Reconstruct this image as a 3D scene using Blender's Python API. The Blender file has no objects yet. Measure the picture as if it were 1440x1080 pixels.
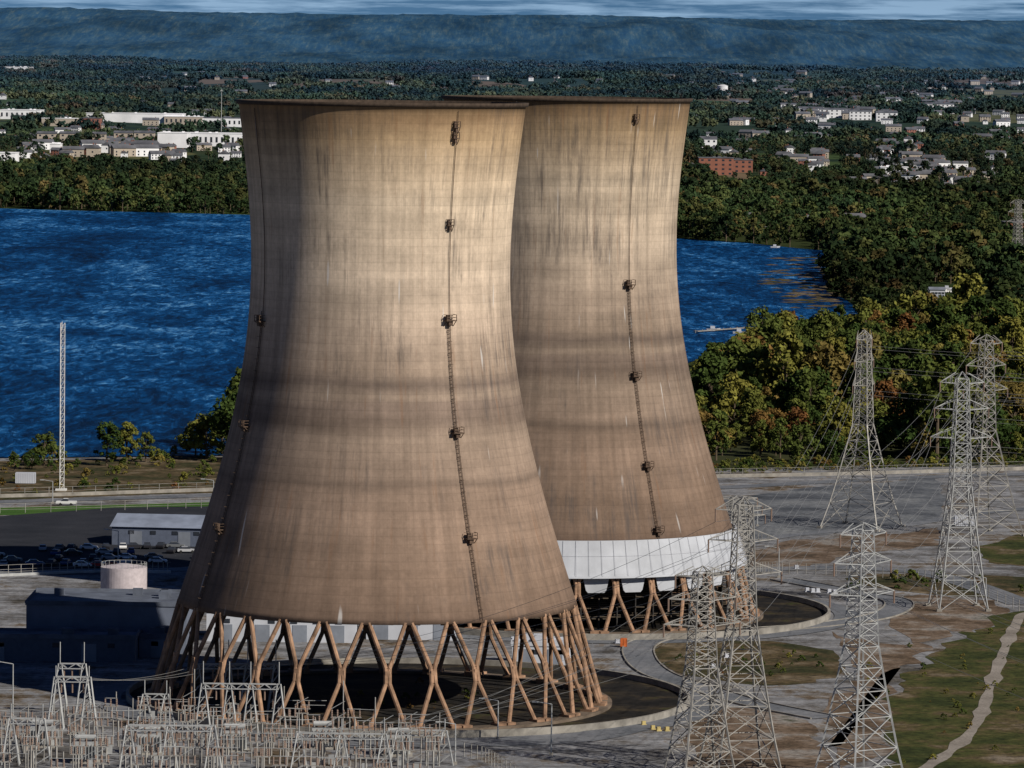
import bpy, math, random
import numpy as np
from mathutils import Vector, Matrix, noise as mnoise
random.seed(7); RS=np.random.RandomState(11)
S=bpy.context.scene
# ------------------------------------------------------------ camera frame, image pixels projected to ground
CAMZ=122.0; F=6905.0
PITCH=math.atan(460/F); ROLL=math.radians(0.7)
fw=Vector((0,math.cos(PITCH),-math.sin(PITCH))); u0=Vector((0,math.sin(PITCH),math.cos(PITCH))); r0=Vector((1,0,0))
rt=r0*math.cos(ROLL)+u0*math.sin(ROLL); up=u0*math.cos(ROLL)-r0*math.sin(ROLL)
HY=[-1e5,4000,5000,6500,8000,10000,12000,14500,15600,16300,17600,18500,20500,30000,1e6]
HZ=[0,0,12,30,50,72,86,92,135,185,265,277,200,100,100]
def hgt(x,y):
    x=np.asarray(x,float); y=np.asarray(y,float)
    b=np.interp(y,HY,HZ)
    A=np.interp(y,[4200,6000,10000,14500,16500,17800,19000],[0,7,14,12,26,8,6])
    n=(np.sin(x/310+1.3*np.sin(y/700+1))*.5+np.sin(y/390+x/900+2)*.4+np.sin(x/140-y/260)*.2+np.sin(x/95+2*np.sin(y/330))*.15)
    return b+A*n
def ray(px,py):
    return (fw+rt*((px-720)/F)-up*((py-540)/F))
def G(px,py,z=0.0):
    """ground point back-projected from image pixel px,py"""
    d=ray(px,py)
    if d.z<-1e-5:
        t=-CAMZ/d.z
        if d.y*t<4000: return Vector((d.x*t,d.y*t,z))
    ts=np.linspace(3900,19000,1500)/d.y
    zz=CAMZ+d.z*ts; hh=hgt(d.x*ts,d.y*ts)
    k=np.argmax(zz<hh)
    if not (zz<hh).any(): k=-1
    t=ts[k]; return Vector((d.x*t,d.y*t,float(hh[k])+z))
# ------------------------------------------------------------ material helpers
def newmat(name):
    m=bpy.data.materials.new(name); m.use_nodes=True; nt=m.node_tree
    return m,nt,nt.nodes['Principled BSDF']
def nd(nt,t,ins=None,**kw):
    n=nt.nodes.new(t)
    for k,v in kw.items(): setattr(n,k,v)
    if ins:
        for k,v in ins.items():
            if hasattr(v,'is_output'): nt.links.new(v,n.inputs[k])
            else: n.inputs[k].default_value=v
    return n
def math_(nt,op,a,b=0.0,c=None):
    n=nd(nt,'ShaderNodeMath',{0:a,1:b},operation=op)
    if c is not None:
        if hasattr(c,'is_output'): nt.links.new(c,n.inputs[2])
        else: n.inputs[2].default_value=c
    return n.outputs[0]
def ramp(nt,fac,stops,interp='LINEAR'):
    n=nd(nt,'ShaderNodeValToRGB',{0:fac}); cr=n.color_ramp; cr.interpolation=interp
    while len(cr.elements)<len(stops): cr.elements.new(0.5)
    for e,(p,c) in zip(cr.elements,stops):
        e.position=p; e.color=(*c,1) if len(c)==3 else c
    return n.outputs[0]
def mix(nt,f,a,b,mode='MIX'):
    n=nt.nodes.new('ShaderNodeMix'); n.data_type='RGBA'; n.blend_type=mode
    for k,v in ((0,f),(6,a),(7,b)):
        if hasattr(v,'is_output'): nt.links.new(v,n.inputs[k])
        else: n.inputs[k].default_value=(*v,1) if isinstance(v,tuple) and len(v)==3 else v
    return n.outputs[2]
def noise_(nt,vec,scale,detail=4,rough=.55):
    return nd(nt,'ShaderNodeTexNoise',{'Vector':vec,'Scale':scale,'Detail':detail,'Roughness':rough}).outputs[0]
def mr(nt,v,a,b,c,d): return nd(nt,'ShaderNodeMapRange',{0:v,1:a,2:b,3:c,4:d}).outputs[0]
def grey(nt,v): return nd(nt,'ShaderNodeCombineColor',{0:v,1:v,2:v}).outputs[0]
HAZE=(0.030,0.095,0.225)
def haze(nt,col,amount=.85):  # aerial haze painted into surface colours, growing with world Y
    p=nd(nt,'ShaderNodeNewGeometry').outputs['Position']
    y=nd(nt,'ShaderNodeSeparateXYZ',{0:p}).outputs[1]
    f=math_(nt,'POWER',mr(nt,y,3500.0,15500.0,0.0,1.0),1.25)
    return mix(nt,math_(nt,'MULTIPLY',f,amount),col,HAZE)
def simple(name,col,rough=.8,metal=0,var=.15,scale=1.0,hz=False,spec=.3):
    m,nt,b=newmat(name)
    tc=nd(nt,'ShaderNodeTexCoord').outputs['Object']
    n=noise_(nt,tc,scale,5,.6)
    lo=tuple(c*(1-var) for c in col); hi=tuple(min(1,c*(1+var)) for c in col)
    c=ramp(nt,n,[(.3,lo),(.7,hi)])
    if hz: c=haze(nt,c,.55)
    nt.links.new(c,b.inputs['Base Color']); b.inputs['Roughness'].default_value=rough
    b.inputs['Metallic'].default_value=metal; b.inputs['Specular IOR Level'].default_value=spec
    return m
# ------------------------------------------------------------ mesh builder
class MB:
    def __init__(s): s.v=[]; s.f=[]; s.m=[]
    def add(s,vs,fs,mi=0):
        o=len(s.v); s.v+= [tuple(v) for v in vs]
        for f in fs: s.f.append(tuple(i+o for i in f)); s.m.append(mi)
    def box(s,c,d,rz=0,mi=0):
        cx,cy,cz=c; a,b,h=d[0]/2,d[1]/2,d[2]/2; cr,sr=math.cos(rz),math.sin(rz)
        vs=[]
        for z in(-h,h):
            for x,y in((-a,-b),(a,-b),(a,b),(-a,b)):
                vs.append((cx+x*cr-y*sr,cy+x*sr+y*cr,cz+z))
        s.add(vs,[(3,2,1,0),(4,5,6,7),(0,1,5,4),(1,2,6,5),(2,3,7,6),(3,0,4,7)],mi)
    def cyl(s,p,q,r1,r2=None,n=8,mi=0,caps=True):
        if r2 is None:r2=r1
        p=Vector(p);q=Vector(q);d=(q-p)
        if d.length<1e-6:return
        d.normalize()
        a=d.orthogonal().normalized() if abs(d.z)>.99 else Vector((0,0,1)).cross(d).normalized()
        b=d.cross(a); vs=[]
        for c,r in((p,r1),(q,r2)):
            for i in range(n):
                t=2*math.pi*(i+.5)/n; vs.append(c+a*(r*math.cos(t))+b*(r*math.sin(t)))
        fs=[(i,(i+1)%n,n+(i+1)%n,n+i) for i in range(n)]
        if caps: fs+=[tuple(range(n-1,-1,-1)),tuple(range(n,2*n))]
        s.add(vs,fs,mi)
    def beam(s,p,q,w,mi=0): s.cyl(p,q,w*.707,w*.707,4,mi)
    def obj(s,name,mats,parent=None,loc=(0,0,0),smooth=False,link=True):
        me=bpy.data.meshes.new(name); me.from_pydata(s.v,[],s.f)
        for m in (mats if isinstance(mats,list) else [mats]): me.materials.append(m)
        me.polygons.foreach_set('material_index',s.m)
        if smooth: me.polygons.foreach_set('use_smooth',[True]*len(me.polygons))
        me.update(); o=bpy.data.objects.new(name,me); o.location=loc
        if link: S.collection.objects.link(o)
        if parent: o.parent=parent
        return o
def empty(name,loc=(0,0,0),rz=0):
    e=bpy.data.objects.new(name,None); e.location=loc; e.rotation_euler=(0,0,rz); S.collection.objects.link(e); return e
# ------------------------------------------------------------ world, sun, camera
SAZ=math.radians(51); SEL=math.radians(34)
tosun=Vector((math.sin(SAZ)*math.cos(SEL),-math.cos(SAZ)*math.cos(SEL),math.sin(SEL)))
w=bpy.data.worlds.new("World"); S.world=w; w.use_nodes=True; nt=w.node_tree
bg=nt.nodes['Background']; sky=nd(nt,'ShaderNodeTexSky'); sky.sky_type='NISHITA'; sky.sun_disc=False
sky.sun_elevation=SEL; sky.sun_rotation=math.atan2(tosun.x,tosun.y); sky.air_density=1.0; sky.dust_density=.2; sky.ozone_density=3.0
tc=nd(nt,'ShaderNodeTexCoord').outputs['Generated']
ez=nd(nt,'ShaderNodeSeparateXYZ',{0:tc}).outputs[2]
mp=nd(nt,'ShaderNodeMapping',{0:tc,3:(30,30,520)}).outputs[0]
cn=noise_(nt,mp,1.0,7,.65)
cf=ramp(nt,cn,[(.42,(0,0,0)),(.60,(1,1,1))])
tint=mix(nt,mr(nt,ez,0.0,.05,0.0,1.0),(0.18,0.50,1.30),(0.30,0.40,.62))
skc=mix(nt,1.0,sky.outputs[0],tint,'MULTIPLY')
cl=mix(nt,math_(nt,'MULTIPLY',cf,mr(nt,ez,0.01,.05,.7,0.0)),skc,(7.0,10.5,14.5))
nt.links.new(cl,bg.inputs[0]); bg.inputs[1].default_value=.05
sl=bpy.data.lights.new('sun','SUN'); sl.energy=5.0; sl.angle=math.radians(.5); sl.color=(1,.93,.82)
so=bpy.data.objects.new('sun',sl); so.rotation_euler=tosun.to_track_quat('Z','Y').to_euler(); so.location=(300,300,500); S.collection.objects.link(so)
cam=bpy.data.cameras.new('camera'); cam.sensor_width=36; cam.lens=F/1440*36; cam.clip_start=5; cam.clip_end=90000
co=bpy.data.objects.new('camera',cam); S.collection.objects.link(co); S.camera=co
M=Matrix((rt,up,-fw)).transposed().to_4x4(); M.translation=(0,0,CAMZ); co.matrix_world=M
S.view_settings.view_transform='Standard'; S.view_settings.look='None'; S.view_settings.exposure=0
# ------------------------------------------------------------ materials
def concrete_shell(dark):
    m,nt,b=newmat('weathered_shell_concrete')
    tc=nd(nt,'ShaderNodeTexCoord').outputs['Object']
    sp=nd(nt,'ShaderNodeSeparateXYZ',{0:tc}); x,y,z=sp.outputs
    ang=math_(nt,'ARCTAN2',x,math_(nt,'MULTIPLY',y,-1)); u=math_(nt,'MULTIPLY',ang,28.0)
    off=97.0+57.0*dark
    def V(su,sz,o=0.0):
        return nd(nt,'ShaderNodeCombineXYZ',{0:math_(nt,'MULTIPLY',u,su),1:math_(nt,'MULTIPLY',z,sz),2:off+o}).outputs[0]
    nb=noise_(nt,V(.03,.16),1.0,3,.6)
    zz=math_(nt,'DIVIDE',math_(nt,'MULTIPLY_ADD',math_(nt,'SUBTRACT',nb,.5),4.0,z),113.4)
    base=ramp(nt,zz,[(.165,(.16,.110,.082)),(.24,(.24,.168,.124)),(.33,(.28,.2,.15)),(.375,(.27,.195,.147)),(.385,(.20,.147,.113)),(.40,(.30,.222,.17)),(.46,(.31,.235,.18)),(.485,(.19,.142,.112)),(.51,(.23,.173,.138)),(.525,(.325,.25,.192)),(.545,(.19,.144,.116)),(.565,(.33,.252,.192)),
        (.62,(.45,.35,.27)),(.72,(.59,.475,.365)),(.84,(.62,.50,.37)),(.90,(.55,.42,.285)),(.94,(.42,.30,.18)),(.975,(.28,.185,.105)),(1.0,(.16,.105,.058))])
    lift=math_(nt,'DIVIDE',z,1.5); fl=math_(nt,'FLOOR',lift); fr=math_(nt,'FRACT',lift)
    wn=nd(nt,'ShaderNodeTexWhiteNoise',{1:fl},noise_dimensions='1D').outputs[0]
    tot=math_(nt,'MULTIPLY_ADD',wn,.07,.965)
    t2=math_(nt,'MULTIPLY_ADD',math_(nt,'LESS_THAN',fr,.13),-.075,1.0)
    uc=math_(nt,'FRACT',math_(nt,'DIVIDE',u,1.6)); t3=math_(nt,'MULTIPLY_ADD',math_(nt,'LESS_THAN',uc,.12),-.03,1.0)
    band=mr(nt,noise_(nt,V(.035,.2,5.0),1.0,5),.35,.65,.82,1.1)
    t4=mr(nt,noise_(nt,V(.6,.022,9.0),1.0,6,.68),.33,.67,.78,1.14)
    t5=mr(nt,noise_(nt,V(.11,.05,13.0),1.0,7,.72),.3,.7,.82,1.14)
    t6=mr(nt,noise_(nt,V(1.2,.9,3.0),1.0,6,.8),.3,.7,.84,1.14)
    for t in(t2,t3,band,t4,t5,t6): tot=math_(nt,'MULTIPLY',tot,t)
    tot=math_(nt,'MULTIPLY',tot,1.0-.18*dark)
    col=mix(nt,1.0,base,grey(nt,tot),'MULTIPLY')
    hi=mr(nt,z,70.0,90.0,0.0,.10*dark+.02)
    dk=noise_(nt,V(.9,.055,21.0),1.0,6,.72); dm=noise_(nt,V(.06,.05,25.0+dark*7),1.0,5,.65)
    dm=math_(nt,'ADD',dm,hi)
    df=math_(nt,'MULTIPLY',mr(nt,dk,.47,.65,0,1),mr(nt,dm,.48,.61,0,1))
    col=mix(nt,math_(nt,'MULTIPLY',df,.66),col,(.07,.062,.06))
    wk=noise_(nt,V(.8,.07,31.0),1.0,1.2,.5); wf=mr(nt,wk,.71-.01*dark,.75-.01*dark,0,1)
    wz=mr(nt,noise_(nt,V(.02,.06,77.0),1.0,2),.44,.54,0,1)
    col=mix(nt,math_(nt,'MULTIPLY',math_(nt,'MULTIPLY',wf,wz),.6),col,(.60,.59,.58))
    rk=noise_(nt,V(.7,.04,61.0),1.0,4,.65); col=mix(nt,math_(nt,'MULTIPLY',mr(nt,rk,.60,.72,0,1),.40),col,(.20,.095,.045))
    nt.links.new(col,b.inputs['Base Color']); b.inputs['Roughness'].default_value=.93; b.inputs['Specular IOR Level'].default_value=.1
    bp=nd(nt,'ShaderNodeBump',{'Height':math_(nt,'MULTIPLY',math_(nt,'LESS_THAN',fr,.12),-.05),'Strength':.2,'Distance':1.0}); nt.links.new(bp.outputs[0],b.inputs['Normal'])
    return m
M_shell=[concrete_shell(0),concrete_shell(1)]
M_leg=simple('leg_concrete',(.27,.165,.105),.9,var=.55,scale=.4)
M_rim=simple('rim_rust',(.05,.035,.025),.9,var=.4,scale=1)
M_rust=simple('rusty_steel',(.085,.055,.038),.8,var=.5,scale=2)
M_steel=simple('galvanised_steel',(.40,.41,.41),.55,.3,var=.2,scale=.7)
M_steel2=simple('weathered_galvanised_steel',(.30,.29,.27),.6,.2,var=.35,scale=.5)
M_white=simple('white_cladding',(.45,.47,.52),.65,var=.14,scale=.15)
M_fascia=simple('fascia_cladding',(.40,.42,.46),.7,var=.2,scale=.12)
M_conc=simple('light_concrete',(.24,.225,.20),.9,var=.4,scale=.3)
M_dark=simple('dark_fill',(.03,.028,.027),.9,var=.3)
M_wire=simple('wire',(.22,.22,.22),.5,.3)
M_ins=simple('insulator_ceramic',(.20,.14,.11),.4)
M_glass=simple('window_glass',(.03,.035,.045),.15,spec=.6)
M_tyre=simple('tyre_rubber',(.02,.02,.02),.8)
M_roofg=simple('grey_roof',(.18,.20,.24),.7,var=.25,scale=.2)
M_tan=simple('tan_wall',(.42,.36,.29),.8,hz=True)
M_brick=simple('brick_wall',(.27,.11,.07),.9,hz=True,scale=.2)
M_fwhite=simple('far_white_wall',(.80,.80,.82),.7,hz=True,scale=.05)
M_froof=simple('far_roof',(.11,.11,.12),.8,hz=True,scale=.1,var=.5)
M_orange=simple('orange_paint',(.5,.12,.03),.6)
M_yellow=simple('yellow_paint',(.42,.34,.14),.7)
def ground_mat(name,stops,scale,hz=False,fine=2.0,rough=.95,con=.4):
    m,nt,b=newmat(name)
    p=nd(nt,'ShaderNodeNewGeometry').outputs['Position']
    a=noise_(nt,p,scale,7,.66); c=ramp(nt,a,stops)
    f=noise_(nt,p,fine,6,.8); t=mr(nt,f,.3,.7,1-con,1+con)
    c=mix(nt,1.0,c,grey(nt,t),'MULTIPLY')
    if hz:c=haze(nt,c)
    nt.links.new(c,b.inputs['Base Color']); b.inputs['Roughness'].default_value=rough; b.inputs['Specular IOR Level'].default_value=.1
    return m
M_grass=ground_mat('meadow_grass',[(.3,(.018,.024,.008)),(.42,(.032,.04,.012)),(.5,(.055,.058,.018)),(.57,(.085,.065,.032)),(.66,(.17,.14,.105))],.05,fine=.5,con=.8)
M_dry=ground_mat('dry_grass',[(.3,(.02,.026,.01)),(.45,(.042,.040,.018)),(.53,(.08,.058,.03)),(.66,(.16,.13,.09))],.07,fine=.5,con=.8)
M_lawn=ground_mat('lawn',[(.3,(.035,.09,.015)),(.7,(.06,.115,.025))],.05)
M_lot=ground_mat('parking_asphalt',[(.3,(.018,.02,.026)),(.7,(.036,.038,.046))],.06)
M_road=ground_mat('pale_road',[(.3,(.085,.095,.11)),(.5,(.14,.148,.165)),(.7,(.20,.205,.22))],.06,con=.35,fine=.8)
M_track=ground_mat('dirt_track',[(.3,(.17,.15,.13)),(.7,(.31,.28,.25))],.1)
M_floor=ground_mat('forest_floor',[(.3,(.02,.028,.01)),(.7,(.05,.05,.02))],.05)
M_dirt=ground_mat('brown_dirt',[(.32,(.045,.036,.025)),(.43,(.10,.07,.047)),(.52,(.155,.115,.085)),(.62,(.22,.205,.19)),(.72,(.04,.046,.02))],.07,con=.7,fine=.6)
M_basin=ground_mat('basin_floor',[(.35,(.009,.009,.009)),(.5,(.020,.018,.016)),(.60,(.045,.035,.022)),(.66,(.035,.04,.014)),(.75,(.07,.06,.028))],.10,con=.6,fine=.5)
def main_ground():
    m,nt,b=newmat('terrain')
    p=nd(nt,'ShaderNodeNewGeometry').outputs['Position']; sp=nd(nt,'ShaderNodeSeparateXYZ',{0:p}); y=sp.outputs[1]
    a=noise_(nt,nd(nt,'ShaderNodeMapping',{0:p,3:(.034,.022,.03)}).outputs[0],1.0,10,.78)
    near=ramp(nt,a,[(.3,(.035,.035,.033)),(.40,(.085,.078,.07)),(.45,(.14,.138,.142)),(.52,(.205,.21,.225)),(.565,(.15,.132,.115)),(.61,(.095,.07,.048)),(.67,(.035,.038,.018))])
    f=noise_(nt,p,.55,8,.85); near=mix(nt,1.0,near,grey(nt,mr(nt,f,.3,.7,.45,1.6)),'MULTIPLY')
    tr=nd(nt,'ShaderNodeMapping',{0:p,2:(0,0,.35),3:(.02,.17,1)}).outputs[0]
    near=mix(nt,1.0,near,grey(nt,mr(nt,noise_(nt,tr,1.0,7,.7),.35,.65,.55,1.4)),'MULTIPLY')
    mp=nd(nt,'ShaderNodeMapping',{0:p,3:(.0042,.0016,0.0)}).outputs[0]
    vo=nd(nt,'ShaderNodeTexVoronoi',{'Vector':mp,'Scale':1.0}).outputs['Color']
    vr=nd(nt,'ShaderNodeSeparateColor',{0:vo}).outputs[0]
    fields=ramp(nt,vr,[(.0,(.03,.045,.018)),(.35,(.028,.04,.016)),(.45,(.05,.075,.022)),(.6,(.16,.115,.07)),(.72,(.035,.045,.018)),(.85,(.10,.10,.04))],'CONSTANT')
    fn=noise_(nt,p,.012,6,.7); fields=mix(nt,ramp(nt,fn,[(.35,(1,1,1)),(.48,(0,0,0))]),fields,(.016,.026,.012))
    rn=noise_(nt,nd(nt,'ShaderNodeMapping',{0:p,3:(.045,.0032,0)}).outputs[0],1.0,6,.85)
    gl=noise_(nt,nd(nt,'ShaderNodeMapping',{0:p,2:(0,0,.25),3:(.0048,.0011,0)}).outputs[0],1.0,7,.7)
    ridge=ramp(nt,rn,[(.34,(.002,.012,.008)),(.45,(.014,.034,.016)),(.54,(.05,.08,.03)),(.64,(.15,.17,.07))])
    rf=mr(nt,y,12500.0,14500.0,0,1)
    far=mix(nt,rf,fields,ridge)
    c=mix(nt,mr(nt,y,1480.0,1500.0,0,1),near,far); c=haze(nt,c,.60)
    cm=mix(nt,rf,(1.0,1.0,1.0),grey(nt,mr(nt,gl,.38,.62,.62,1.22)))
    c=mix(nt,1.0,c,cm,'MULTIPLY')
    nt.links.new(c,b.inputs['Base Color']); b.inputs['Roughness'].default_value=1; b.inputs['Specular IOR Level'].default_value=0
    return m
ys=np.concatenate([np.linspace(-2000,3900,30),np.arange(4000,14500,90),np.arange(14500,20600,60),np.linspace(21000,70000,20)])
xs=np.concatenate([np.linspace(-30000,-3300,14),np.arange(-3200,3201,32),np.linspace(3300,30000,14)])
X,Y=np.meshgrid(xs,ys); Z=hgt(X,Y)
Z=Z+np.where(Y>14500,1,0)*RS.normal(size=Z.shape)*2.0
nx=len(xs); vs=np.stack([X,Y,Z],-1).reshape(-1,3)
ii,jj=np.meshgrid(np.arange(nx-1),np.arange(len(ys)-1)); a=(jj*nx+ii).ravel()
fs=np.stack([a,a+1,a+nx+1,a+nx],1)
me=bpy.data.meshes.new('ground'); me.from_pydata(vs.tolist(),[],fs.tolist()); me.polygons.foreach_set('use_smooth',[True]*len(fs)); me.materials.append(main_ground())
S.collection.objects.link(bpy.data.objects.new('ground',me))
# ------------------------------------------------------------ sheets
def densify(pts,step,jit,closed=True):
    out=[];n=len(pts)
    for i in range(n if closed else n-1):
        p=pts[i];q=pts[(i+1)%n];L=(q-p).length;k=max(1,int(L/step))
        for j in range(k):
            t=p.lerp(q,j/k)
            nn=mnoise.noise_vector(Vector((t.x*.09/(step*.25),t.y*.09/(step*.25),0)))
            out.append(t+Vector((nn.x,nn.y*2,0))*jit)
    if not closed: out.append(pts[-1])
    return out
def sheet(name,pix,z,mat,step=8,jit=1.5):
    pts=densify([G(*p,0) for p in pix],step,jit)
    me=bpy.data.meshes.new(name); me.from_pydata([(p.x,p.y,z) for p in pts],[],[tuple(range(len(pts)))]); me.materials.append(mat)
    o=bpy.data.objects.new(name,me); S.collection.objects.link(o); return o
def smoothline(pts,k=8):
    out=[]
    P=[pts[0]]+pts+[pts[-1]]
    for i in range(1,len(P)-2):
        a,b,c,d=P[i-1],P[i],P[i+1],P[i+2]
        for j in range(k):
            t=j/k
            out.append(.5*((2*b)+(c-a)*t+(2*a-5*b+4*c-d)*t*t+(3*b-a-3*c+d)*t**3))
    out.append(pts[-1]); return out
def strip(name,pts,wid,z,mat,jit=0,kerb=False):
    pts=smoothline(pts); mb=MB(); L=[];R=[]
    for i,p in enumerate(pts):
        d=(pts[min(i+1,len(pts)-1)]-pts[max(i-1,0)]); d.z=0; d.normalize(); n=Vector((-d.y,d.x,0))
        w=wid/2*(1+jit*mnoise.noise(p*.08))
        L.append(Vector((p.x,p.y,z))+n*w); R.append(Vector((p.x,p.y,z))-n*w)
    k=len(pts); mb.add(L+R,[(k+i,k+i+1,i+1,i) for i in range(k-1)])
    if kerb:
        for E in (L,R):
            for i in range(k-1):
                mb.beam(E[i]+Vector((0,0,.06)),E[i+1]+Vector((0,0,.06)),.3,1)
    return mb.obj(name,[mat,M_conc])
def water_mat():
    m,nt,b=newmat('river_water')
    p=nd(nt,'ShaderNodeNewGeometry').outputs['Position']
    v1=nd(nt,'ShaderNodeMapping',{0:p,2:(0,0,.12),3:(.012,.0035,1)}).outputs[0]
    n1=nd(nt,'ShaderNodeTexNoise',{'Vector':v1,'Scale':1.0,'Detail':9.0,'Roughness':.68,'Distortion':1.2}).outputs[0]
    v2=nd(nt,'ShaderNodeMapping',{0:p,2:(0,0,-.22),3:(.22,.045,1)}).outputs[0]
    n2=nd(nt,'ShaderNodeTexNoise',{'Vector':v2,'Scale':1.0,'Detail':6.0,'Roughness':.8,'Distortion':.8}).outputs[0]
    v3=nd(nt,'ShaderNodeMapping',{0:p,2:(0,0,.3),3:(.003,.0012,1)}).outputs[0]
    n3=noise_(nt,v3,1.0,3,.5)
    s=math_(nt,'ADD',math_(nt,'MULTIPLY',n1,.42),math_(nt,'MULTIPLY',n2,.58))
    s=math_(nt,'ADD',s,math_(nt,'MULTIPLY_ADD',n3,.16,-.085))
    c=ramp(nt,s,[(.40,(.0008,.009,.032)),(.46,(.001,.024,.085)),(.52,(.002,.055,.185)),(.565,(.018,.13,.35)),(.63,(.15,.36,.62))])  # bright ripple streaks and sheen painted into the water's base colour
    nt.links.new(c,b.inputs['Base Color']); b.inputs['Roughness'].default_value=.5; b.inputs['Specular IOR Level'].default_value=.05
    bp=nd(nt,'ShaderNodeBump',{'Height':n2,'Strength':.8,'Distance':3.0}); nt.links.new(bp.outputs[0],b.inputs['Normal'])
    return m
RIV=[(-1500,668),(-300,652),(0,645),(150,643),(330,640),(600,575),(950,520),(1040,475),(1130,450),(1212,441),(1165,405),(1172,354),(1060,343),(950,336),(600,316),(350,303),(0,293),(-300,289),(-1500,270)]
sheet('river_water',RIV,.3,water_mat(),40,6)
sheet('shore_grass',[(-600,712),(-600,655),(0,648),(340,642),(420,640),(420,690),(300,694),(0,702)],.04,M_dry,8,2)
sheet('lawn_verge',[(-600,733),(-600,722),(0,714),(300,706),(330,712),(60,724)],.05,M_lawn,10,.5)
sheet('parking_lot',[(-500,800),(-500,742),(0,726),(160,714),(330,712),(330,790),(210,802),(0,800)],.06,M_lot,20,.3)
sheet('riverbank_floor',[(960,662),(1200,658),(1440,654),(2400,640),(2400,440),(1440,440),(1220,452),(1100,462),(1010,500),(930,560),(900,640)],.07,M_floor,20,4)
sheet('meadow',[(1235,1200),(1255,1040),(1245,985),(1300,930),(1345,900),(1400,868),(1500,850),(2300,830),(2300,1200)],.05,M_grass,4,4)
sheet('meadow',[(1180,812),(1270,806),(1440,812),(1900,800),(1900,835),(1440,840),(1330,838),(1225,826)],.05,M_dry,4,4)
sheet('meadow',[(1368,770),(1440,752),(1800,740),(1800,785),(1440,798),(1390,790)],.055,M_grass,4,3)
sheet('brown_dirt',[(1060,778),(1120,762),(1230,752),(1320,745),(1330,765),(1200,782),(1120,800),(1060,797)],.045,M_dirt,4,5)
sheet('brown_dirt',[(1180,890),(1230,905),(1300,905),(1290,925),(1245,950),(1250,1060),(1190,1080),(1150,1000),(1215,960)],.045,M_dirt,4,5)
sheet('brown_dirt',[(985,985),(1050,990),(1120,1010),(1170,1060),(1150,1130),(1000,1130),(960,1040)],.045,M_dirt,4,5)
sheet('brown_dirt',[(1285,835),(1400,845),(1420,862),(1340,895),(1290,905),(1255,880)],.046,M_dirt,4,4)
sheet('retention_basin',[(905,912),(960,898),(1080,902),(1170,915),(1190,940),(1150,962),(1040,962),(945,945),(912,930)],.05,M_dry,4,3)
sheet('gravel_yard',[(1020,700),(1120,688),(1320,672),(1330,700),(1320,735),(1180,748),(1060,760),(1030,745)],.05,ground_mat('gravel_light',[(.3,(.045,.05,.058)),(.45,(.085,.092,.105)),(.55,(.14,.148,.16)),(.7,(.20,.205,.21))],.05,fine=.6,con=.6),6,3)
def P(*a): return [G(*p) for p in a]
strip('shore_road',P((-900,722),(-300,712),(0,706),(300,697),(600,690),(900,688),(1010,686),(1200,676),(1440,667),(2200,650)),8,.10,M_road)
strip('service_road',P((1440,850),(1330,812),(1230,800),(1100,800),(1060,806)),8,.10,M_road)
strip('service_road',P((1100,815),(1190,832),(1262,846),(1240,866),(1150,880),(1040,888),(960,892),(905,905),(900,925),(925,948),(985,968),(1060,990),(1160,1010)),6.5,.11,M_road,kerb=True)
strip('service_road',P((400,1046),(640,1046),(800,1040),(900,1018),(985,985)),9,.10,M_road)
strip('service_road',P((1030,768),(1120,752),(1250,742),(1340,728),(1440,716),(1700,700)),5,.11,M_road)
strip('access_road',P((-700,815),(0,806),(150,803),(330,800)),9,.10,M_road)
strip('dirt_track',P((1230,1150),(1290,1090),(1345,1050),(1375,1015),(1395,960),(1412,915),(1428,880),(1450,862),(1560,850)),2.3,.12,M_track,jit=1.0)
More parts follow.
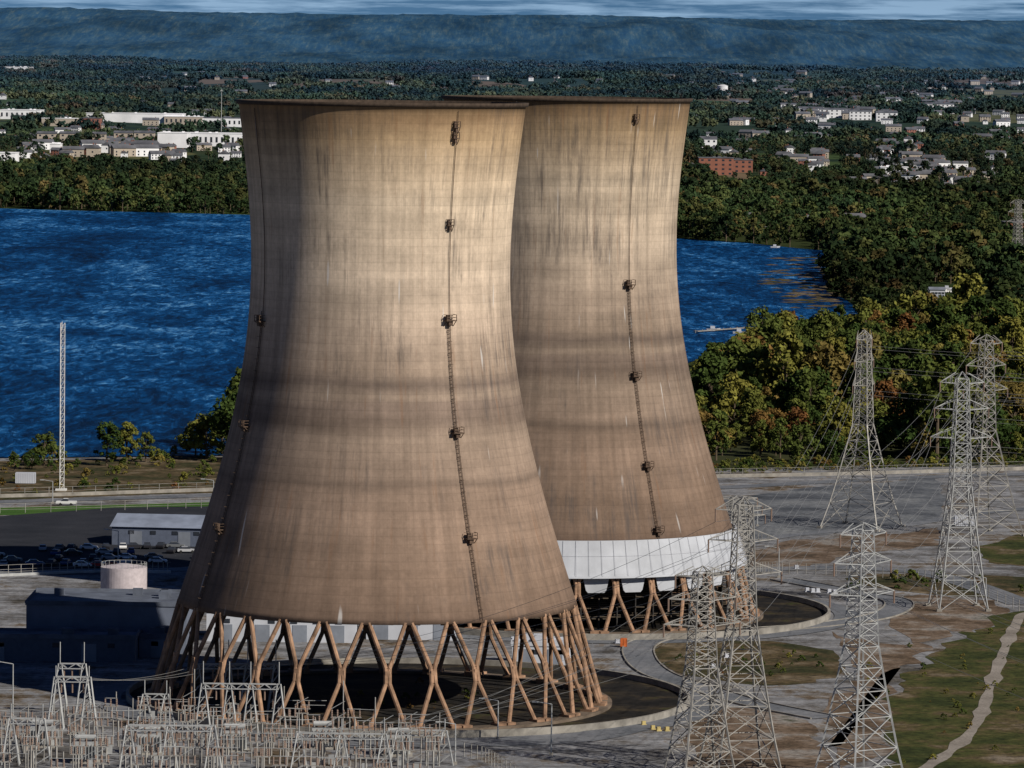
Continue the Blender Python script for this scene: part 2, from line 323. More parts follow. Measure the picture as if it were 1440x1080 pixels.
# ------------------------------------------------------------ cooling towers
PZ=[19,24.6,31,38,45,51.5,58,65,73,82.4,92,101,108,113.4]
PR=[37.7,35.9,33.8,31.7,29.7,28.1,26.75,25.6,24.75,24.25,24.7,25.5,26.3,27.0]
PC=np.polyfit(PZ,PR,5)
def rad(z): return float(np.polyval(PC,z))
def ringwall(mb,r1,r2,z0,z1,cx,cy,mi=0,n=120):
    V=[]
    for r,z in((r1,z0),(r1,z1),(r2,z1),(r2,z0)):
        for i in range(n):
            t=2*math.pi*i/n; V.append((cx+r*math.sin(t),cy-r*math.cos(t),z))
    Fs=[]
    for k in range(4):
        for i in range(n): Fs.append((k*n+i,((k+1)%4)*n+i,((k+1)%4)*n+(i+1)%n,k*n+(i+1)%n))
    mb.add(V,Fs,mi)
def cooling_tower(pos,clad,ladders):
    root=empty('cooling_tower',pos)
    mb=MB(); n=192; zs=list(np.linspace(19,112.6,78))
    rings=[(rad(z),z) for z in zs]+[(rad(112.6)+.5,112.7),(rad(113.4)+.5,113.4),(rad(113.4)-.7,113.4)]+[(rad(z)-.6,z) for z in np.linspace(112,19,30)]
    V=[];Fc=[]
    for r,z in rings:
        for i in range(n):
            t=2*math.pi*i/n; V.append((r*math.sin(t),-r*math.cos(t),z))
    K=len(rings)
    for k in range(K):
        k2=(k+1)%K
        for i in range(n):
            Fc.append((k*n+i,k*n+(i+1)%n,k2*n+(i+1)%n,k2*n+i))
    mb.add(V,Fc)
    for idx in range(78*n-n,81*n): mb.m[idx]=1
    mb.obj('shell',[M_shell[1 if clad else 0],M_rim],root,smooth=True)
    lb=MB(); NX=30; rb=42.8; rtp=37.3
    def pt(a,z):
        r=rtp+(19.2-z)/19.2*(rb-rtp); return Vector((r*math.sin(a),-r*math.cos(a),z))
    for i in range(NX):
        a=2*math.pi*(i+.37)/NX; d=math.radians(5.1)
        for s in(-1,1):
            lb.cyl(pt(a+s*d,19.3),pt(a+s*.45*math.pi/180,11.2),.42,.42,8)
            lb.cyl(pt(a+s*.45*math.pi/180,11.2),pt(a+s*.45*math.pi/180,8.6),.44,.44,8)
            lb.cyl(pt(a+s*.45*math.pi/180,8.6),pt(a+s*d*.92,0),.42,.46,8)
            q=pt(a+s*d*.92,.5); lb.box((q.x,q.y,.6),(1.9,2.4,1.2),a)
        q=pt(a,9.9); lb.box((q.x,q.y,9.9),(.9,.7,2.0),a)
    lb.obj('x_column',M_leg,root)
    bb=MB(); ringwall(bb,53.0,53.6,0,1.3,6,5); bb.obj('basin_wall',M_conc,root)
    fl=MB(); V=[(6+52.9*math.sin(2*math.pi*i/96),5-52.9*math.cos(2*math.pi*i/96),.2) for i in range(96)]
    fl.add(V,[tuple(range(96))]); fl.obj('basin_floor',M_basin,root)
    rp=MB(); ringwall(rp,41.5,44.6,.2,.75,0,0); rp.obj('footing_ring',simple('stained_concrete',(.13,.10,.075),.9,var=.5,scale=.2),root)
    rr=MB(); V=[]
    for r in(54.5,60):
        for i in range(120):
            t=2*math.pi*i/120; V.append((6+r*math.sin(t),5-r*math.cos(t),.13))
    rr.add(V,[(i,(i+1)%120,120+(i+1)%120,120+i) for i in range(120)]); rr.obj('ring_road',M_road,root)
    for ai,(adeg,plats) in enumerate(ladders):
        a=math.radians(adeg); lm=MB()
        T=Vector((math.cos(a),math.sin(a),0)); O=Vector((math.sin(a),-math.cos(a),0))
        zz=list(np.linspace(19.5,112,60))
        for sgn in(-.26,.26):
            for k in range(59):
                top_=zz[k]>73
                if top_ and sgn<0: continue
                p=O*(rad(zz[k])+.25)+T*sgn+Vector((0,0,zz[k])); q=O*(rad(zz[k+1])+.25)+T*sgn+Vector((0,0,zz[k+1]))
                lm.beam(p,q,.09)
        for z in np.arange(20,73,.7):
            c=O*(rad(z)+.25)+Vector((0,0,z)); lm.beam(c-T*.26,c+T*.26,.07)
            if int(z/.7)%3==0 :
                e=O*(rad(z)+.8)+Vector((0,0,z)); lm.beam(c-T*.3,e-T*.2,.05); lm.beam(c+T*.3,e+T*.2,.05); lm.beam(e-T*.2,e+T*.2,.05)
        for z in plats:
            k_=.5 if z>80 else .85
            c=O*(rad(z)+.8*k_)+Vector((0,0,z)); rz=a
            lm.box(c,(2.6*k_,1.6*k_,.18),rz)
            for s1 in(-1.2*k_,0,1.2*k_):
                lm.beam(c+T*s1+O*.7*k_,c+T*s1+O*.7*k_+Vector((0,0,1.1)),.1)
                lm.beam(c+T*s1+O*.6*k_,c+T*s1-O*.8*k_-Vector((0,0,1.1)),.1)
            for h in(.6,1.1):
                lm.beam(c-T*1.25*k_+O*.7*k_+Vector((0,0,h)),c+T*1.25*k_+O*.7*k_+Vector((0,0,h)),.08)
                for s1 in(-1.25*k_,1.25*k_): lm.beam(c+T*s1+O*.7*k_+Vector((0,0,h)),c+T*s1-O*.7*k_+Vector((0,0,h)),.08)
            lm.box(c+Vector((0,0,.6))-T*.5*k_,(.8*k_,.7*k_,1.0),rz); lm.box(c+Vector((0,0,-.5)),(1.0*k_,.8*k_,.8),rz)
        lm.obj('ladder_and_platforms',M_rust,root)
    if clad:
        cm=MB(); n=180
        def rr_(z): return 37.7+(19.2-z)*.29
        for (z0,z1,off) in((12.6,19.9,.9),(12.1,12.6,1.1)):
            V=[]
            for r,z in((rr_(z0)+off,z0),(rr_(z1)+off,z1),(rr_(z1)+off-.4,z1),(rr_(z0)+off-.4,z0)):
                for i in range(n):
                    t=2*math.pi*i/n; V.append((r*math.sin(t),-r*math.cos(t),z))
            Fs=[]
            for k in range(4):
                for i in range(n): Fs.append((k*n+i,k*n+(i+1)%n,((k+1)%4)*n+(i+1)%n,((k+1)%4)*n+i))
            cm.add(V,Fs)
        cm.obj('white_fascia',M_fascia,root)
        im=MB()
        for i in range(30):   # recessed white infill between neighbouring leg heads
            t0=2*math.pi*(i+.37)/30+math.radians(6)
            A_=math.radians(4.2); B_=math.radians(3.2); r=39.3
            V=[(r*math.sin(t0+q),-r*math.cos(t0+q),zz_) for q,zz_ in((-A_,12.3),(A_,12.3),(B_,9.4),(B_*.8,8.9),(-B_*.8,8.9),(-B_,9.4))]
            V2=[(x_*.993,y_*.993,z_) for x_,y_,z_ in V]
            im.add(V+V2,[(5,4,3,2,1,0),(6,7,8,9,10,11)]+[(k,(k+1)%6,(k+1)%6+6,k+6) for k in range(6)])
        im.obj('infill_panels',M_fascia,root)
        sm=MB()
        for i in range(90):
            t=2*math.pi*i/90
            sm.beam((40.85*math.sin(t),-40.85*math.cos(t),12.6),(38.5*math.sin(t),-38.5*math.cos(t),19.9),.05)
        ringwall(sm,rr_(16.6)+.93,rr_(16.6)+.8,16.6,16.68,0,0)
        sm.obj('fascia_seams',simple('seam_grey',(.30,.31,.35),.7),root)
        fm=MB()
        for i in range(-9,10):
            for j in range(-9,10):
                x,y=i*3.9,j*3.9
                if 18**2<x*x+y*y<36.5**2:
                    fm.beam((x,y,.2),(x,y,13),.32)
                    for h in(3,5.2,7.4,9.6): 
                        fm.beam((x-2,y,h),(x+2,y,h),.2,1); fm.beam((x,y-2,h),(x,y+2,h),.2,1)
        fm.cyl((0,0,11.5),(0,0,18),36.5,36.5,48)
        fm.cyl((0,0,.25),(0,0,11),20,20,48)
        fm.obj('fill_pack',[M_dark,simple('fill_timber',(.10,.08,.06),.9)],root)
    return root
T1=G(529,987); T2=G(788,863)
cooling_tower(T1,False,[(32,(109,107,91,73.5,53,34)),(-60,(72.5,53,34))])
cooling_tower(T2,True,[(33,(109,73.5,54,35,21.5)),(-60,(73,))])
# ------------------------------------------------------------ foliage
def leafcloud(rng,centers,radii,per,size,flat=.8):
    C=np.repeat(np.array(centers),per,0); R=np.repeat(np.array(radii),per)
    n=len(C); d=rng.normal(size=(n,3)); d/=np.linalg.norm(d,axis=1)[:,None]
    rr=R*rng.uniform(.55,1.05,n); Pn=C+d*rr[:,None]*np.array([1,1,flat])
    nn=d+rng.normal(size=(n,3))*.45+np.array([0,0,.2]); nn/=np.linalg.norm(nn,axis=1)[:,None]
    t=np.cross(nn,rng.normal(size=(n,3))); t/=np.linalg.norm(t,axis=1)[:,None]; b=np.cross(nn,t)
    s=(size*rng.uniform(.5,1.3,n))[:,None]
    V=np.stack([Pn-t*s,Pn-b*s*.6,Pn+t*s,Pn+b*s*.6],1).reshape(-1,3)
    return V,np.arange(n*4).reshape(-1,4)
def foliage_mat(name,stops,hz=False):
    m,nt,b=newmat(name)
    oi=nd(nt,'ShaderNodeObjectInfo').outputs['Random']
    c=ramp(nt,oi,stops)
    p=nd(nt,'ShaderNodeNewGeometry').outputs['Position']
    f=noise_(nt,p,.35 if not hz else .05,4,.7)
    c=mix(nt,1.0,c,grey(nt,mr(nt,f,.3,.7,.5,1.45)),'MULTIPLY')
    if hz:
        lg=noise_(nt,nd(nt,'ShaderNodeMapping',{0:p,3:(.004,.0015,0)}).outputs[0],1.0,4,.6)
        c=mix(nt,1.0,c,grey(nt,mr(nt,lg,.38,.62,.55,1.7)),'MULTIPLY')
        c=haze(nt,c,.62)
    nt.links.new(c,b.inputs['Base Color']); b.inputs['Roughness'].default_value=.85; b.inputs['Specular IOR Level'].default_value=.05
    return m
M_bark=simple('bark',(.10,.075,.05),.9)
M_leafA=foliage_mat('foliage_autumn',[(0,(.03,.052,.013)),(.22,(.052,.075,.018)),(.42,(.08,.10,.023)),(.6,(.125,.13,.028)),(.76,(.18,.165,.035)),(.86,(.14,.12,.035)),(.93,(.16,.10,.03)),(.98,(.13,.058,.022)),(1,(.21,.17,.04))])
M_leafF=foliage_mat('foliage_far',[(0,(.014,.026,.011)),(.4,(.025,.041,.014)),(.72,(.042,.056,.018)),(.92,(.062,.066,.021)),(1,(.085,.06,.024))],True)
def tree_mesh(name,seed,h,w,ncl,per,size,leaf,bare=.22,link=False):
    rng=np.random.RandomState(seed); mb=MB()
    ctr=[];rad_=[]
    for i in range(ncl):
        t=rng.uniform(0,1)**.8; zc=h*(bare+(1-bare)*t*.92)
        env=math.sin(math.pi*min(1,(.18+.78*t)))**.7*w/2
        a=rng.uniform(0,2*math.pi); q=env*math.sqrt(rng.uniform(.15,1))*rng.uniform(.75,1.15)
        ctr.append((q*math.cos(a),q*math.sin(a),zc)); rad_.append(w*rng.uniform(.09,.19))
    mb.cyl((0,0,-.5),(0,0,h*.45),h*.022,h*.014,7); mb.cyl((0,0,h*.45),(rng.uniform(-.4,.4),0,h*.85),h*.014,h*.004,6)
    for c in ctr[::3]: mb.cyl((0,0,c[2]*.6),c,h*.008,h*.002,4,caps=False)
    V,Fc=leafcloud(rng,ctr,rad_,per,size)
    o=len(mb.v); mb.v+=V.tolist(); mb.f+=[tuple(f) for f in (Fc+o).tolist()]; mb.m+=[1]*len(Fc)
    return mb.obj(name,[M_bark,leaf],link=link)
colN=bpy.data.collections.new('broadleaf_trees')
for i in range(7): colN.objects.link(tree_mesh('broadleaf_tree',100+i,15+(i%3)*2.2,(9,12,10,13.5,8,11,14)[i],40,48,.6,M_leafA,.15))
colS=bpy.data.collections.new('shrubs')
for i in range(3): colS.objects.link(tree_mesh('shrub',140+i,3.5,4.5,12,36,.34,M_leafA,.02))
colF=bpy.data.collections.new('far_trees')
for i in range(6): colF.objects.link(tree_mesh('far_tree',160+i,14+(i%3)*2,12+(i%4),18,18,1.35,M_leafF,.1))
colG=bpy.data.collections.new('groves')
for i in range(5):
    rng=np.random.RandomState(200+i); C=[];R=[]
    for k in range(14):
        x,y=rng.uniform(-24,24),rng.uniform(-22,22); hh=rng.uniform(7,13)
        for q in range(4):
            C.append((x+rng.uniform(-3,3),y+rng.uniform(-3,3),hh*rng.uniform(.5,1))); R.append(rng.uniform(2.5,4.5))
    V,Fc=leafcloud(rng,C,R,12,2.4,.9); me=bpy.data.meshes.new('grove'); me.from_pydata(V.tolist(),[],Fc.tolist()); me.materials.append(M_leafF)
    colG.objects.link(bpy.data.objects.new('grove',me))
def scatter(name,col,pts,scl,rot,nproto):
    me=bpy.data.meshes.new(name); me.from_pydata([tuple(p) for p in pts],[],[])
    n=len(pts)
    for an,ty,dat in(('scl','FLOAT',scl),('rotz','FLOAT',rot),('pid','INT',[random.randrange(nproto) for _ in range(n)])):
        at=me.attributes.new(an,ty,'POINT'); at.data.foreach_set('value',dat)
    o=bpy.data.objects.new(name,me); S.collection.objects.link(o)
    ng=bpy.data.node_groups.new(name,'GeometryNodeTree')
    ng.interface.new_socket('Geometry',in_out='INPUT',socket_type='NodeSocketGeometry'); ng.interface.new_socket('Geometry',in_out='OUTPUT',socket_type='NodeSocketGeometry')
    gi=ng.nodes.new('NodeGroupInput'); go=ng.nodes.new('NodeGroupOutput')
    ci=ng.nodes.new('GeometryNodeCollectionInfo'); ci.inputs['Collection'].default_value=col; ci.inputs['Separate Children'].default_value=True; ci.inputs['Reset Children'].default_value=True
    ip=ng.nodes.new('GeometryNodeInstanceOnPoints'); ip.inputs['Pick Instance'].default_value=True
    def na(nm,ty):
        a=ng.nodes.new('GeometryNodeInputNamedAttribute'); a.data_type=ty; a.inputs[0].default_value=nm
        return [s for s in a.outputs if s.enabled and s.name=='Attribute'][0]
    cx=ng.nodes.new('ShaderNodeCombineXYZ')
    L=ng.links.new
    L(na('rotz','FLOAT'),cx.inputs[2]); L(cx.outputs[0],ip.inputs['Rotation']); L(na('scl','FLOAT'),ip.inputs['Scale']); L(na('pid','INT'),ip.inputs['Instance Index'])
    L(gi.outputs[0],ip.inputs['Points']); L(ci.outputs[0],ip.inputs['Instance']); L(ip.outputs[0],go.inputs[0])
    md=o.modifiers.new('scatter','NODES'); md.node_group=ng
    return o
def inpoly(x,y,poly):
    c=False;n=len(poly);j=n-1
    for i in range(n):
        if (poly[i].y>y)!=(poly[j].y>y) and x<(poly[j].x-poly[i].x)*(y-poly[i].y)/(poly[j].y-poly[i].y)+poly[i].x: c=not c
        j=i
    return c
def fillpoly(pix,spacing,jit=.5,dens=None):
    poly=[G(*p) for p in pix]; xs_=[p.x for p in poly]; ys_=[p.y for p in poly]; out=[]
    x=min(xs_)
    while x<max(xs_):
        y=min(ys_)
        while y<max(ys_):
            a=x+random.uniform(-jit,jit)*spacing; b=y+random.uniform(-jit,jit)*spacing
            if inpoly(a,b,poly) and (dens is None or random.random()<dens(a,b)): out.append((a,b,0))
            y+=spacing
        x+=spacing
    return out
R6=lambda n:[random.uniform(0,6.28) for _ in range(n)]
pts=fillpoly([(1000,650),(1100,652),(1440,648),(1800,640),(1800,490),(1440,490),(1250,487),(1110,492),(1040,525),(985,575),(975,640)],10.5,.6,lambda a,b:.9)
sc=[random.choice((.65,.85,1.0,1.15,1.35))*random.uniform(.85,1.12)*(1+.5*mnoise.noise(Vector((p[0]*.02,p[1]*.012,0)))) for p in pts]
scatter('riverbank_woodland',colN,pts,sc,R6(len(pts)),7)
pts=fillpoly([(970,668),(1440,656),(1900,650),(1900,640),(1440,648),(970,655)],4.5,.5)+fillpoly([(-300,700),(-300,650),(330,642),(420,690)],8,.5,lambda a,b:.45)
pts+=fillpoly([(300,1000),(300,960),(700,960),(700,1000)],4,.6,lambda a,b:.25)+fillpoly([(1255,1100),(1300,930),(1440,870),(1600,1100)],6,.6,lambda a,b:.3)+fillpoly([(920,930),(1000,905),(1160,915),(1160,955),(1000,950)],4,.5,lambda a,b:.3)
pts+=fillpoly([(1180,830),(1440,835),(1440,812),(1200,812)],6,.5,lambda a,b:.3)+fillpoly([(1190,1000),(1260,1000),(1300,905),(1230,905)],6,.6,lambda a,b:.3)
scatter('shrub_belt',colS,pts,[random.uniform(.1,.4) if p[1]<1100 else random.uniform(.3,.9) for p in pts],R6(len(pts)),3)
ftm=list(colN.objects)
for (px,py,hpx) in ((62,655,52),(45,660,30),(178,650,58),(150,655,55),(20,662,28),(205,650,38),(290,645,70),(275,642,60),(312,640,66),(330,632,85),(345,630,100),(352,650,110),(245,642,16),(-60,655,50),(-150,660,60)):
    p=G(px,py); h=hpx*p.y/F; src=random.choice(ftm); o=bpy.data.objects.new('broadleaf_tree',src.data); o.location=p
    k=h/16.5; o.scale=(k*1.15,k*1.15,k); o.rotation_euler=(0,0,random.uniform(0,6)); S.collection.objects.link(o)
# ------------------------------------------------------------ distant town
def mk_house(i):
    mb=MB(); L,W,H=(13,9,5.5) if i%3 else (20,10,7)
    mb.box((0,0,H/2),(L,W,H),0,0)
    r=H+3; a=L/2+.5;b=W/2+.6
    mb.add([(-a,-b,H+.02),(a,-b,H+.02),(a,b,H+.02),(-a,b,H+.02),(-a,0,r),(a,0,r)],[(0,1,5,4),(2,3,4,5),(3,0,4),(1,2,5),(3,2,1,0)],1)
    for s in(-1,1):
        for k in range(4):
            for z in(1.6,4.1): mb.box((-L/2+L*(k+.5)/4,s*(W/2+.03),z),(1.2,.1,1.4),0,2)
        mb.box((s*(L/2+.03),0,4),(.1,1.2,1.4),0,2)
    mb.box((1,-W/2-.05,1.1),(1.1,.12,2.2),0,1); mb.box((L*.3,1,r),(.9,.9,1.8),0,3)
    return mb.obj('house',[[M_fwhite,M_tan,M_fwhite,M_tan,M_fwhite,M_brick][i%6],M_froof,M_glass,M_brick],link=False)
colH=bpy.data.collections.new('houses')
for i in range(6): colH.objects.link(mk_house(i))
hp=[];hs=[];hr=[]
def town(x0,x1,y0,y1,n,s0=.75,s1=1.15):
    for _ in range(n):
        p=G(random.uniform(x0,x1),random.uniform(y0,y1)); hp.append(p); hs.append(random.uniform(s0,s1)); hr.append(random.choice((0,1.57,.3,-.4))+random.uniform(-.1,.1))
town(-200,60,208,232,18); town(40,215,196,222,26,.9,1.3); town(-250,345,158,235,70); town(150,345,204,228,14)
town(970,1440,150,245,85); town(1100,1262,146,168,46,.9,1.3); town(1230,1290,200,235,16); town(1235,1370,232,270,36); town(1150,1440,125,175,46); town(1000,1160,118,150,26)
town(-250,345,98,158,50); town(960,1500,103,130,46); town(960,1500,245,325,16,.7,1.0); town(350,960,103,130,20); town(1295,1345,150,158,14,1.0,1.5)
town(1500,1800,120,300,25); town(-700,-250,120,235,25)
scatter('town_houses',colH,hp,hs,hr,6)
excl=[]
def bigbuilding(name,px0,px1,pyb,h,depth,wall,roof=M_froof,win=2,gable=False):
    a=G(px0,pyb);b=G(px1,pyb);c=(a+b)/2;L=(b-a).length
    z=float(hgt(c.x,c.y))-1; e=empty(name,(c.x,c.y+depth/2,z)); mb=MB(); mb.box((0,0,h/2),(L,depth,h)); mb.obj('walls',wall,e)
    mb=MB()
    if gable:
        A=L/2+.6;B=depth/2+.6;r=h+depth*.16
        mb.add([(-A,-B,h+.02),(A,-B,h+.02),(A,B,h+.02),(-A,B,h+.02),(-A,0,r),(A,0,r)],[(0,1,5,4),(2,3,4,5),(3,0,4),(1,2,5),(3,2,1,0)])
    else:
        mb.box((0,0,h+.3),(L+.8,depth+.8,.6)); 
        for k in range(4): mb.box((L*random.uniform(-.4,.4),depth*random.uniform(-.3,.3),h+1.2),(3,2.4,1.2))
    mb.obj('roof',roof,e)
    if win:
        mb=MB(); nwin=max(3,int(L/6))
        for fl in range(win):
            for k in range(nwin):
                mb.box((-L/2+L*(k+.5)/nwin,-depth/2-.03,h*(fl+.55)/win),(2.4,.12,h/win*.4))
        mb.obj('windows',M_glass,e)
    excl.append((min(a.x,b.x)-4,b.x+4,c.y-(540 if c.y>3000 else 0),c.y+depth))
    return e
bigbuilding('warehouse',222,262,208,17,60,M_fwhite,M_fwhite,0)
bigbuilding('warehouse',264,345,206,15,60,M_fwhite,M_fwhite,1)
bigbuilding('warehouse',0,55,168,13,60,M_fwhite,M_fwhite,1)
bigbuilding('warehouse',135,240,173,13,70,M_fwhite,M_fwhite,0)
bigbuilding('warehouse',280,345,178,12,50,M_fwhite,M_froof,1)
bigbuilding('warehouse',-60,20,230,11,40,M_fwhite,M_fwhite,0)
bigbuilding('warehouse',60,105,178,11,40,M_tan,M_fwhite,0)
bigbuilding('warehouse',10,40,102,12,40,M_fwhite,M_fwhite,0)
bigbuilding('warehouse',70,84,215,10,30,M_fwhite,M_fwhite,0)
bigbuilding('warehouse',240,275,176,12,30,M_tan,M_fwhite,1)
bigbuilding('brick_building',115,140,182,15,30,M_brick,M_froof,3)
bigbuilding('brick_building',984,1030,246,17,30,M_brick,M_froof,4)
bigbuilding('brick_building',1034,1056,243,13,30,M_brick,M_froof,3)
for (q0,q1,qy) in((52,78,204),(84,110,204),(130,148,205),(160,185,203),(190,215,203)): bigbuilding('apartment_building',q0,q1,qy,14,16,M_tan,M_froof,3,True)
for (q0,q1,qy) in((1130,1150,164),(1155,1185,166),(1195,1225,169),(1232,1262,171),(1098,1122,158),(1300,1340,158)): bigbuilding('white_terrace',q0,q1,qy,13,14,M_fwhite,M_froof,3,True)
bigbuilding('church_hall',985,1008,208,11,20,M_fwhite,M_froof,2,True); bigbuilding('school_building',1240,1275,250,11,20,M_fwhite,M_fwhite,2)
bigbuilding('brick_building',1415,1470,345,16,24,M_brick,M_froof,3)
p=G(1016,137); e=empty('water_tower',p); mb=MB(); mb.cyl((0,0,0),(0,0,20),9,9,24); mb.cyl((0,0,20),(0,0,22),9.3,3,24); mb.obj('tank',M_fwhite,e); excl.append((p.x-10,p.x+10,p.y-300,p.y+10))
p=G(311,200); e=empty('radio_mast',p); mb=MB(); mb.cyl((0,0,0),(0,0,62),.6,.3,6); mb.box((0,0,60),(2.4,2.4,1.4)); mb.obj('mast',M_steel,e)
occ={}
for p in hp: occ.setdefault((int(p.x//14)),[]).append(p.y)
def blocked(x,y):
    for (a,b,c,d) in excl:
        if a<x<b and c<y<d: return True
    k=int(x//14)
    for q in (k-1,k,k+1):
        for hy in occ.get(q,()):
            if hy-(260 if q==k else 85)<y<hy+8: return True
    return False
river=[G(*p) for p in RIV]
clear=[[G(*p) for p in q] for q in ([(1285,470),(1400,465),(1400,398),(1300,402)],[(1030,338),(1165,352),(1165,342),(1060,332)])]
pts=[];s_=[]
y=2330.0
while y<5600:
    sp=11 if y<3500 else 12.5
    hw=.116*y+60
    x=-hw
    while x<hw:
        a=x+random.uniform(-.6,.6)*sp; b=y+random.uniform(-.6,.6)*sp; x+=sp
        if inpoly(a,b,river) or any(inpoly(a,b,q) for q in clear): continue
        if b<3000 and a<140: continue
        if b<2500 and a<160: continue
        if b>4250 and blocked(a,b) and random.random()<.93: continue
        if b<=4250 and blocked(a,b) and random.random()<.6: continue
        nn=mnoise.noise(Vector((a*.004,b*.0016,3)))
        if b>4700 and nn<-.12 and random.random()<.7: continue
        pts.append((a,b,float(hgt(a,b)))); s_.append(random.uniform(.5,1.25)*(.95+.5*nn)*(1 if b<4500 else .78))
    y+=sp
scatter('far_bank_woodland',colF,pts,s_,R6(len(pts)),6)
pts=[];s_=[]; y=5600.0
while y<14300:
    hw=.116*y+80; x=-hw; sp=38
    while x<hw:
        a=x+random.uniform(-.6,.6)*sp; b=y+random.uniform(-.6,.6)*sp; x+=sp
        nn=mnoise.noise(Vector((a*.0026,b*.0008,7)))
        if nn<-.06 and random.random()<.88: continue
        if blocked(a,b) and random.random()<.92: continue
        pts.append((a,b,float(hgt(a,b))-1)); s_.append(random.uniform(.6,1.2))
    y+=sp*1.4
scatter('distant_woodland',colG,pts,s_,R6(len(pts)),5)
# ------------------------------------------------------------ pylons
WIRES=MB()
def pylon(px,py,hpx,base,rz,mat=M_steel,arms=((.72,7),(.84,6.2),(.95,5)),top=1.2,waist=(.52,2.1)):
    p=G(px,py); H=hpx*p.y/F; e=empty('transmission_pylon',(p.x,p.y,0),rz); mb=MB()
    def hw(t):
        if t<waist[0]: return base+(waist[1]-base)*(t/waist[0])**.85
        return waist[1]+(top-waist[1])*(t-waist[0])/(1-waist[0])
    lv=[0,.13,.25,.35,.44,.52]+list(np.linspace(.52,.97,11)[1:])
    C=lambda t,i:Vector(((-1,1,1,-1)[i]*hw(t),(-1,-1,1,1)[i]*hw(t),t*H))
    for k in range(len(lv)-1):
        a,b=lv[k],lv[k+1]; wl=.30 if a<.5 else .20; wb=.14 if a<.5 else .11
        for i in range(4):
            j=(i+1)%4
            mb.beam(C(a,i),C(b,i),wl); mb.beam(C(a,i),C(b,j),wb); mb.beam(C(a,j),C(b,i),wb); mb.beam(C(b,i),C(b,j),wb)
            if a<.4:
                m1=(C(a,i)+C(b,i))/2; m2=(C(a,j)+C(b,j))/2; x_=(C(a,i)+C(b,j))/2*.5+(C(a,j)+C(b,i))/2*.5
                mb.beam(m1,x_,.08); mb.beam(m2,x_,.08)
    for i in range(4):
        mb.beam(C(.97,i),(0,0,H),.14); c=C(0,i); mb.box((c.x,c.y,.3),(1.2,1.2,.6),0,1)
    tips=[]
    for t,w_ in arms:
        for s in(-1,1):
            tip=Vector((s*w_,0,t*H+.3)); tips.append(tip)
            for yy in(-1,1):
                mb.beam(Vector((s*hw(t),yy*hw(t),t*H)),tip,.15); mb.beam(Vector((s*hw(t+.04),yy*hw(t+.04),(t+.045)*H)),tip,.12)
                for q in(.33,.66):
                    A=Vector((s*hw(t),yy*hw(t),t*H)).lerp(tip,q); B=Vector((s*hw(t+.04),yy*hw(t+.04),(t+.045)*H)).lerp(tip,q); mb.beam(A,B,.08)
            for q in(.33,.66):
                A=Vector((s*hw(t),hw(t),t*H)).lerp(tip,q);B=Vector((s*hw(t),-hw(t),t*H)).lerp(tip,q); mb.beam(A,B,.08)
            mb.cyl(tip,tip-Vector((0,0,2.2)),.16,.16,6,2)
    mb.obj('lattice',[mat,M_conc,M_ins],e)
    R=Matrix.Rotation(rz,3,'Z')
    return [Vector((p.x,p.y,0))+R@(t-Vector((0,0,2.2))) for t in tips]
def wire(a,b,sag,n=18,r=.035):
    pr=None
    for i in range(n+1):
        t=i/n; q=a.lerp(b,t)-Vector((0,0,sag*4*t*(1-t)))
        if pr is not None: WIRES.cyl(pr,q,r,r,3,caps=False)
        pr=q
tA=pylon(984,1092,300,4.8,math.radians(20),M_steel2)
tB=pylon(1040,1086,392,5.8,math.radians(15),M_steel2)
tC=pylon(1208,1096,366,5.6,math.radians(35),M_steel)
tD=pylon(1211,742,280,8.2,math.radians(62),M_steel2)
tE=pylon(1347,856,336,5.6,math.radians(8),M_steel)
tF=pylon(1382,752,284,7.6,math.radians(30),M_steel2)
pylon(1035,800,104,2.5,math.radians(10),M_steel2)
for T_ in(tD,tF,tE):
    for k,t in enumerate(T_): wire(t,t+Vector((330,90+20*(k%2),6)),9)
for a,b in zip(tC,tE): wire(a,b,5)
for a,b in zip(tA,tD): wire(a,b,9)
for a,b in zip(tB,tF): wire(a,b,9)
for k,t in enumerate(tC): wire(t,t+Vector((120,-500,25)),12)
for (px,py,hpx) in((1205,292,20),(1430,395,115),(1215,294,20)):
    pylon(px,py,hpx,3.5,.4,M_steel2)
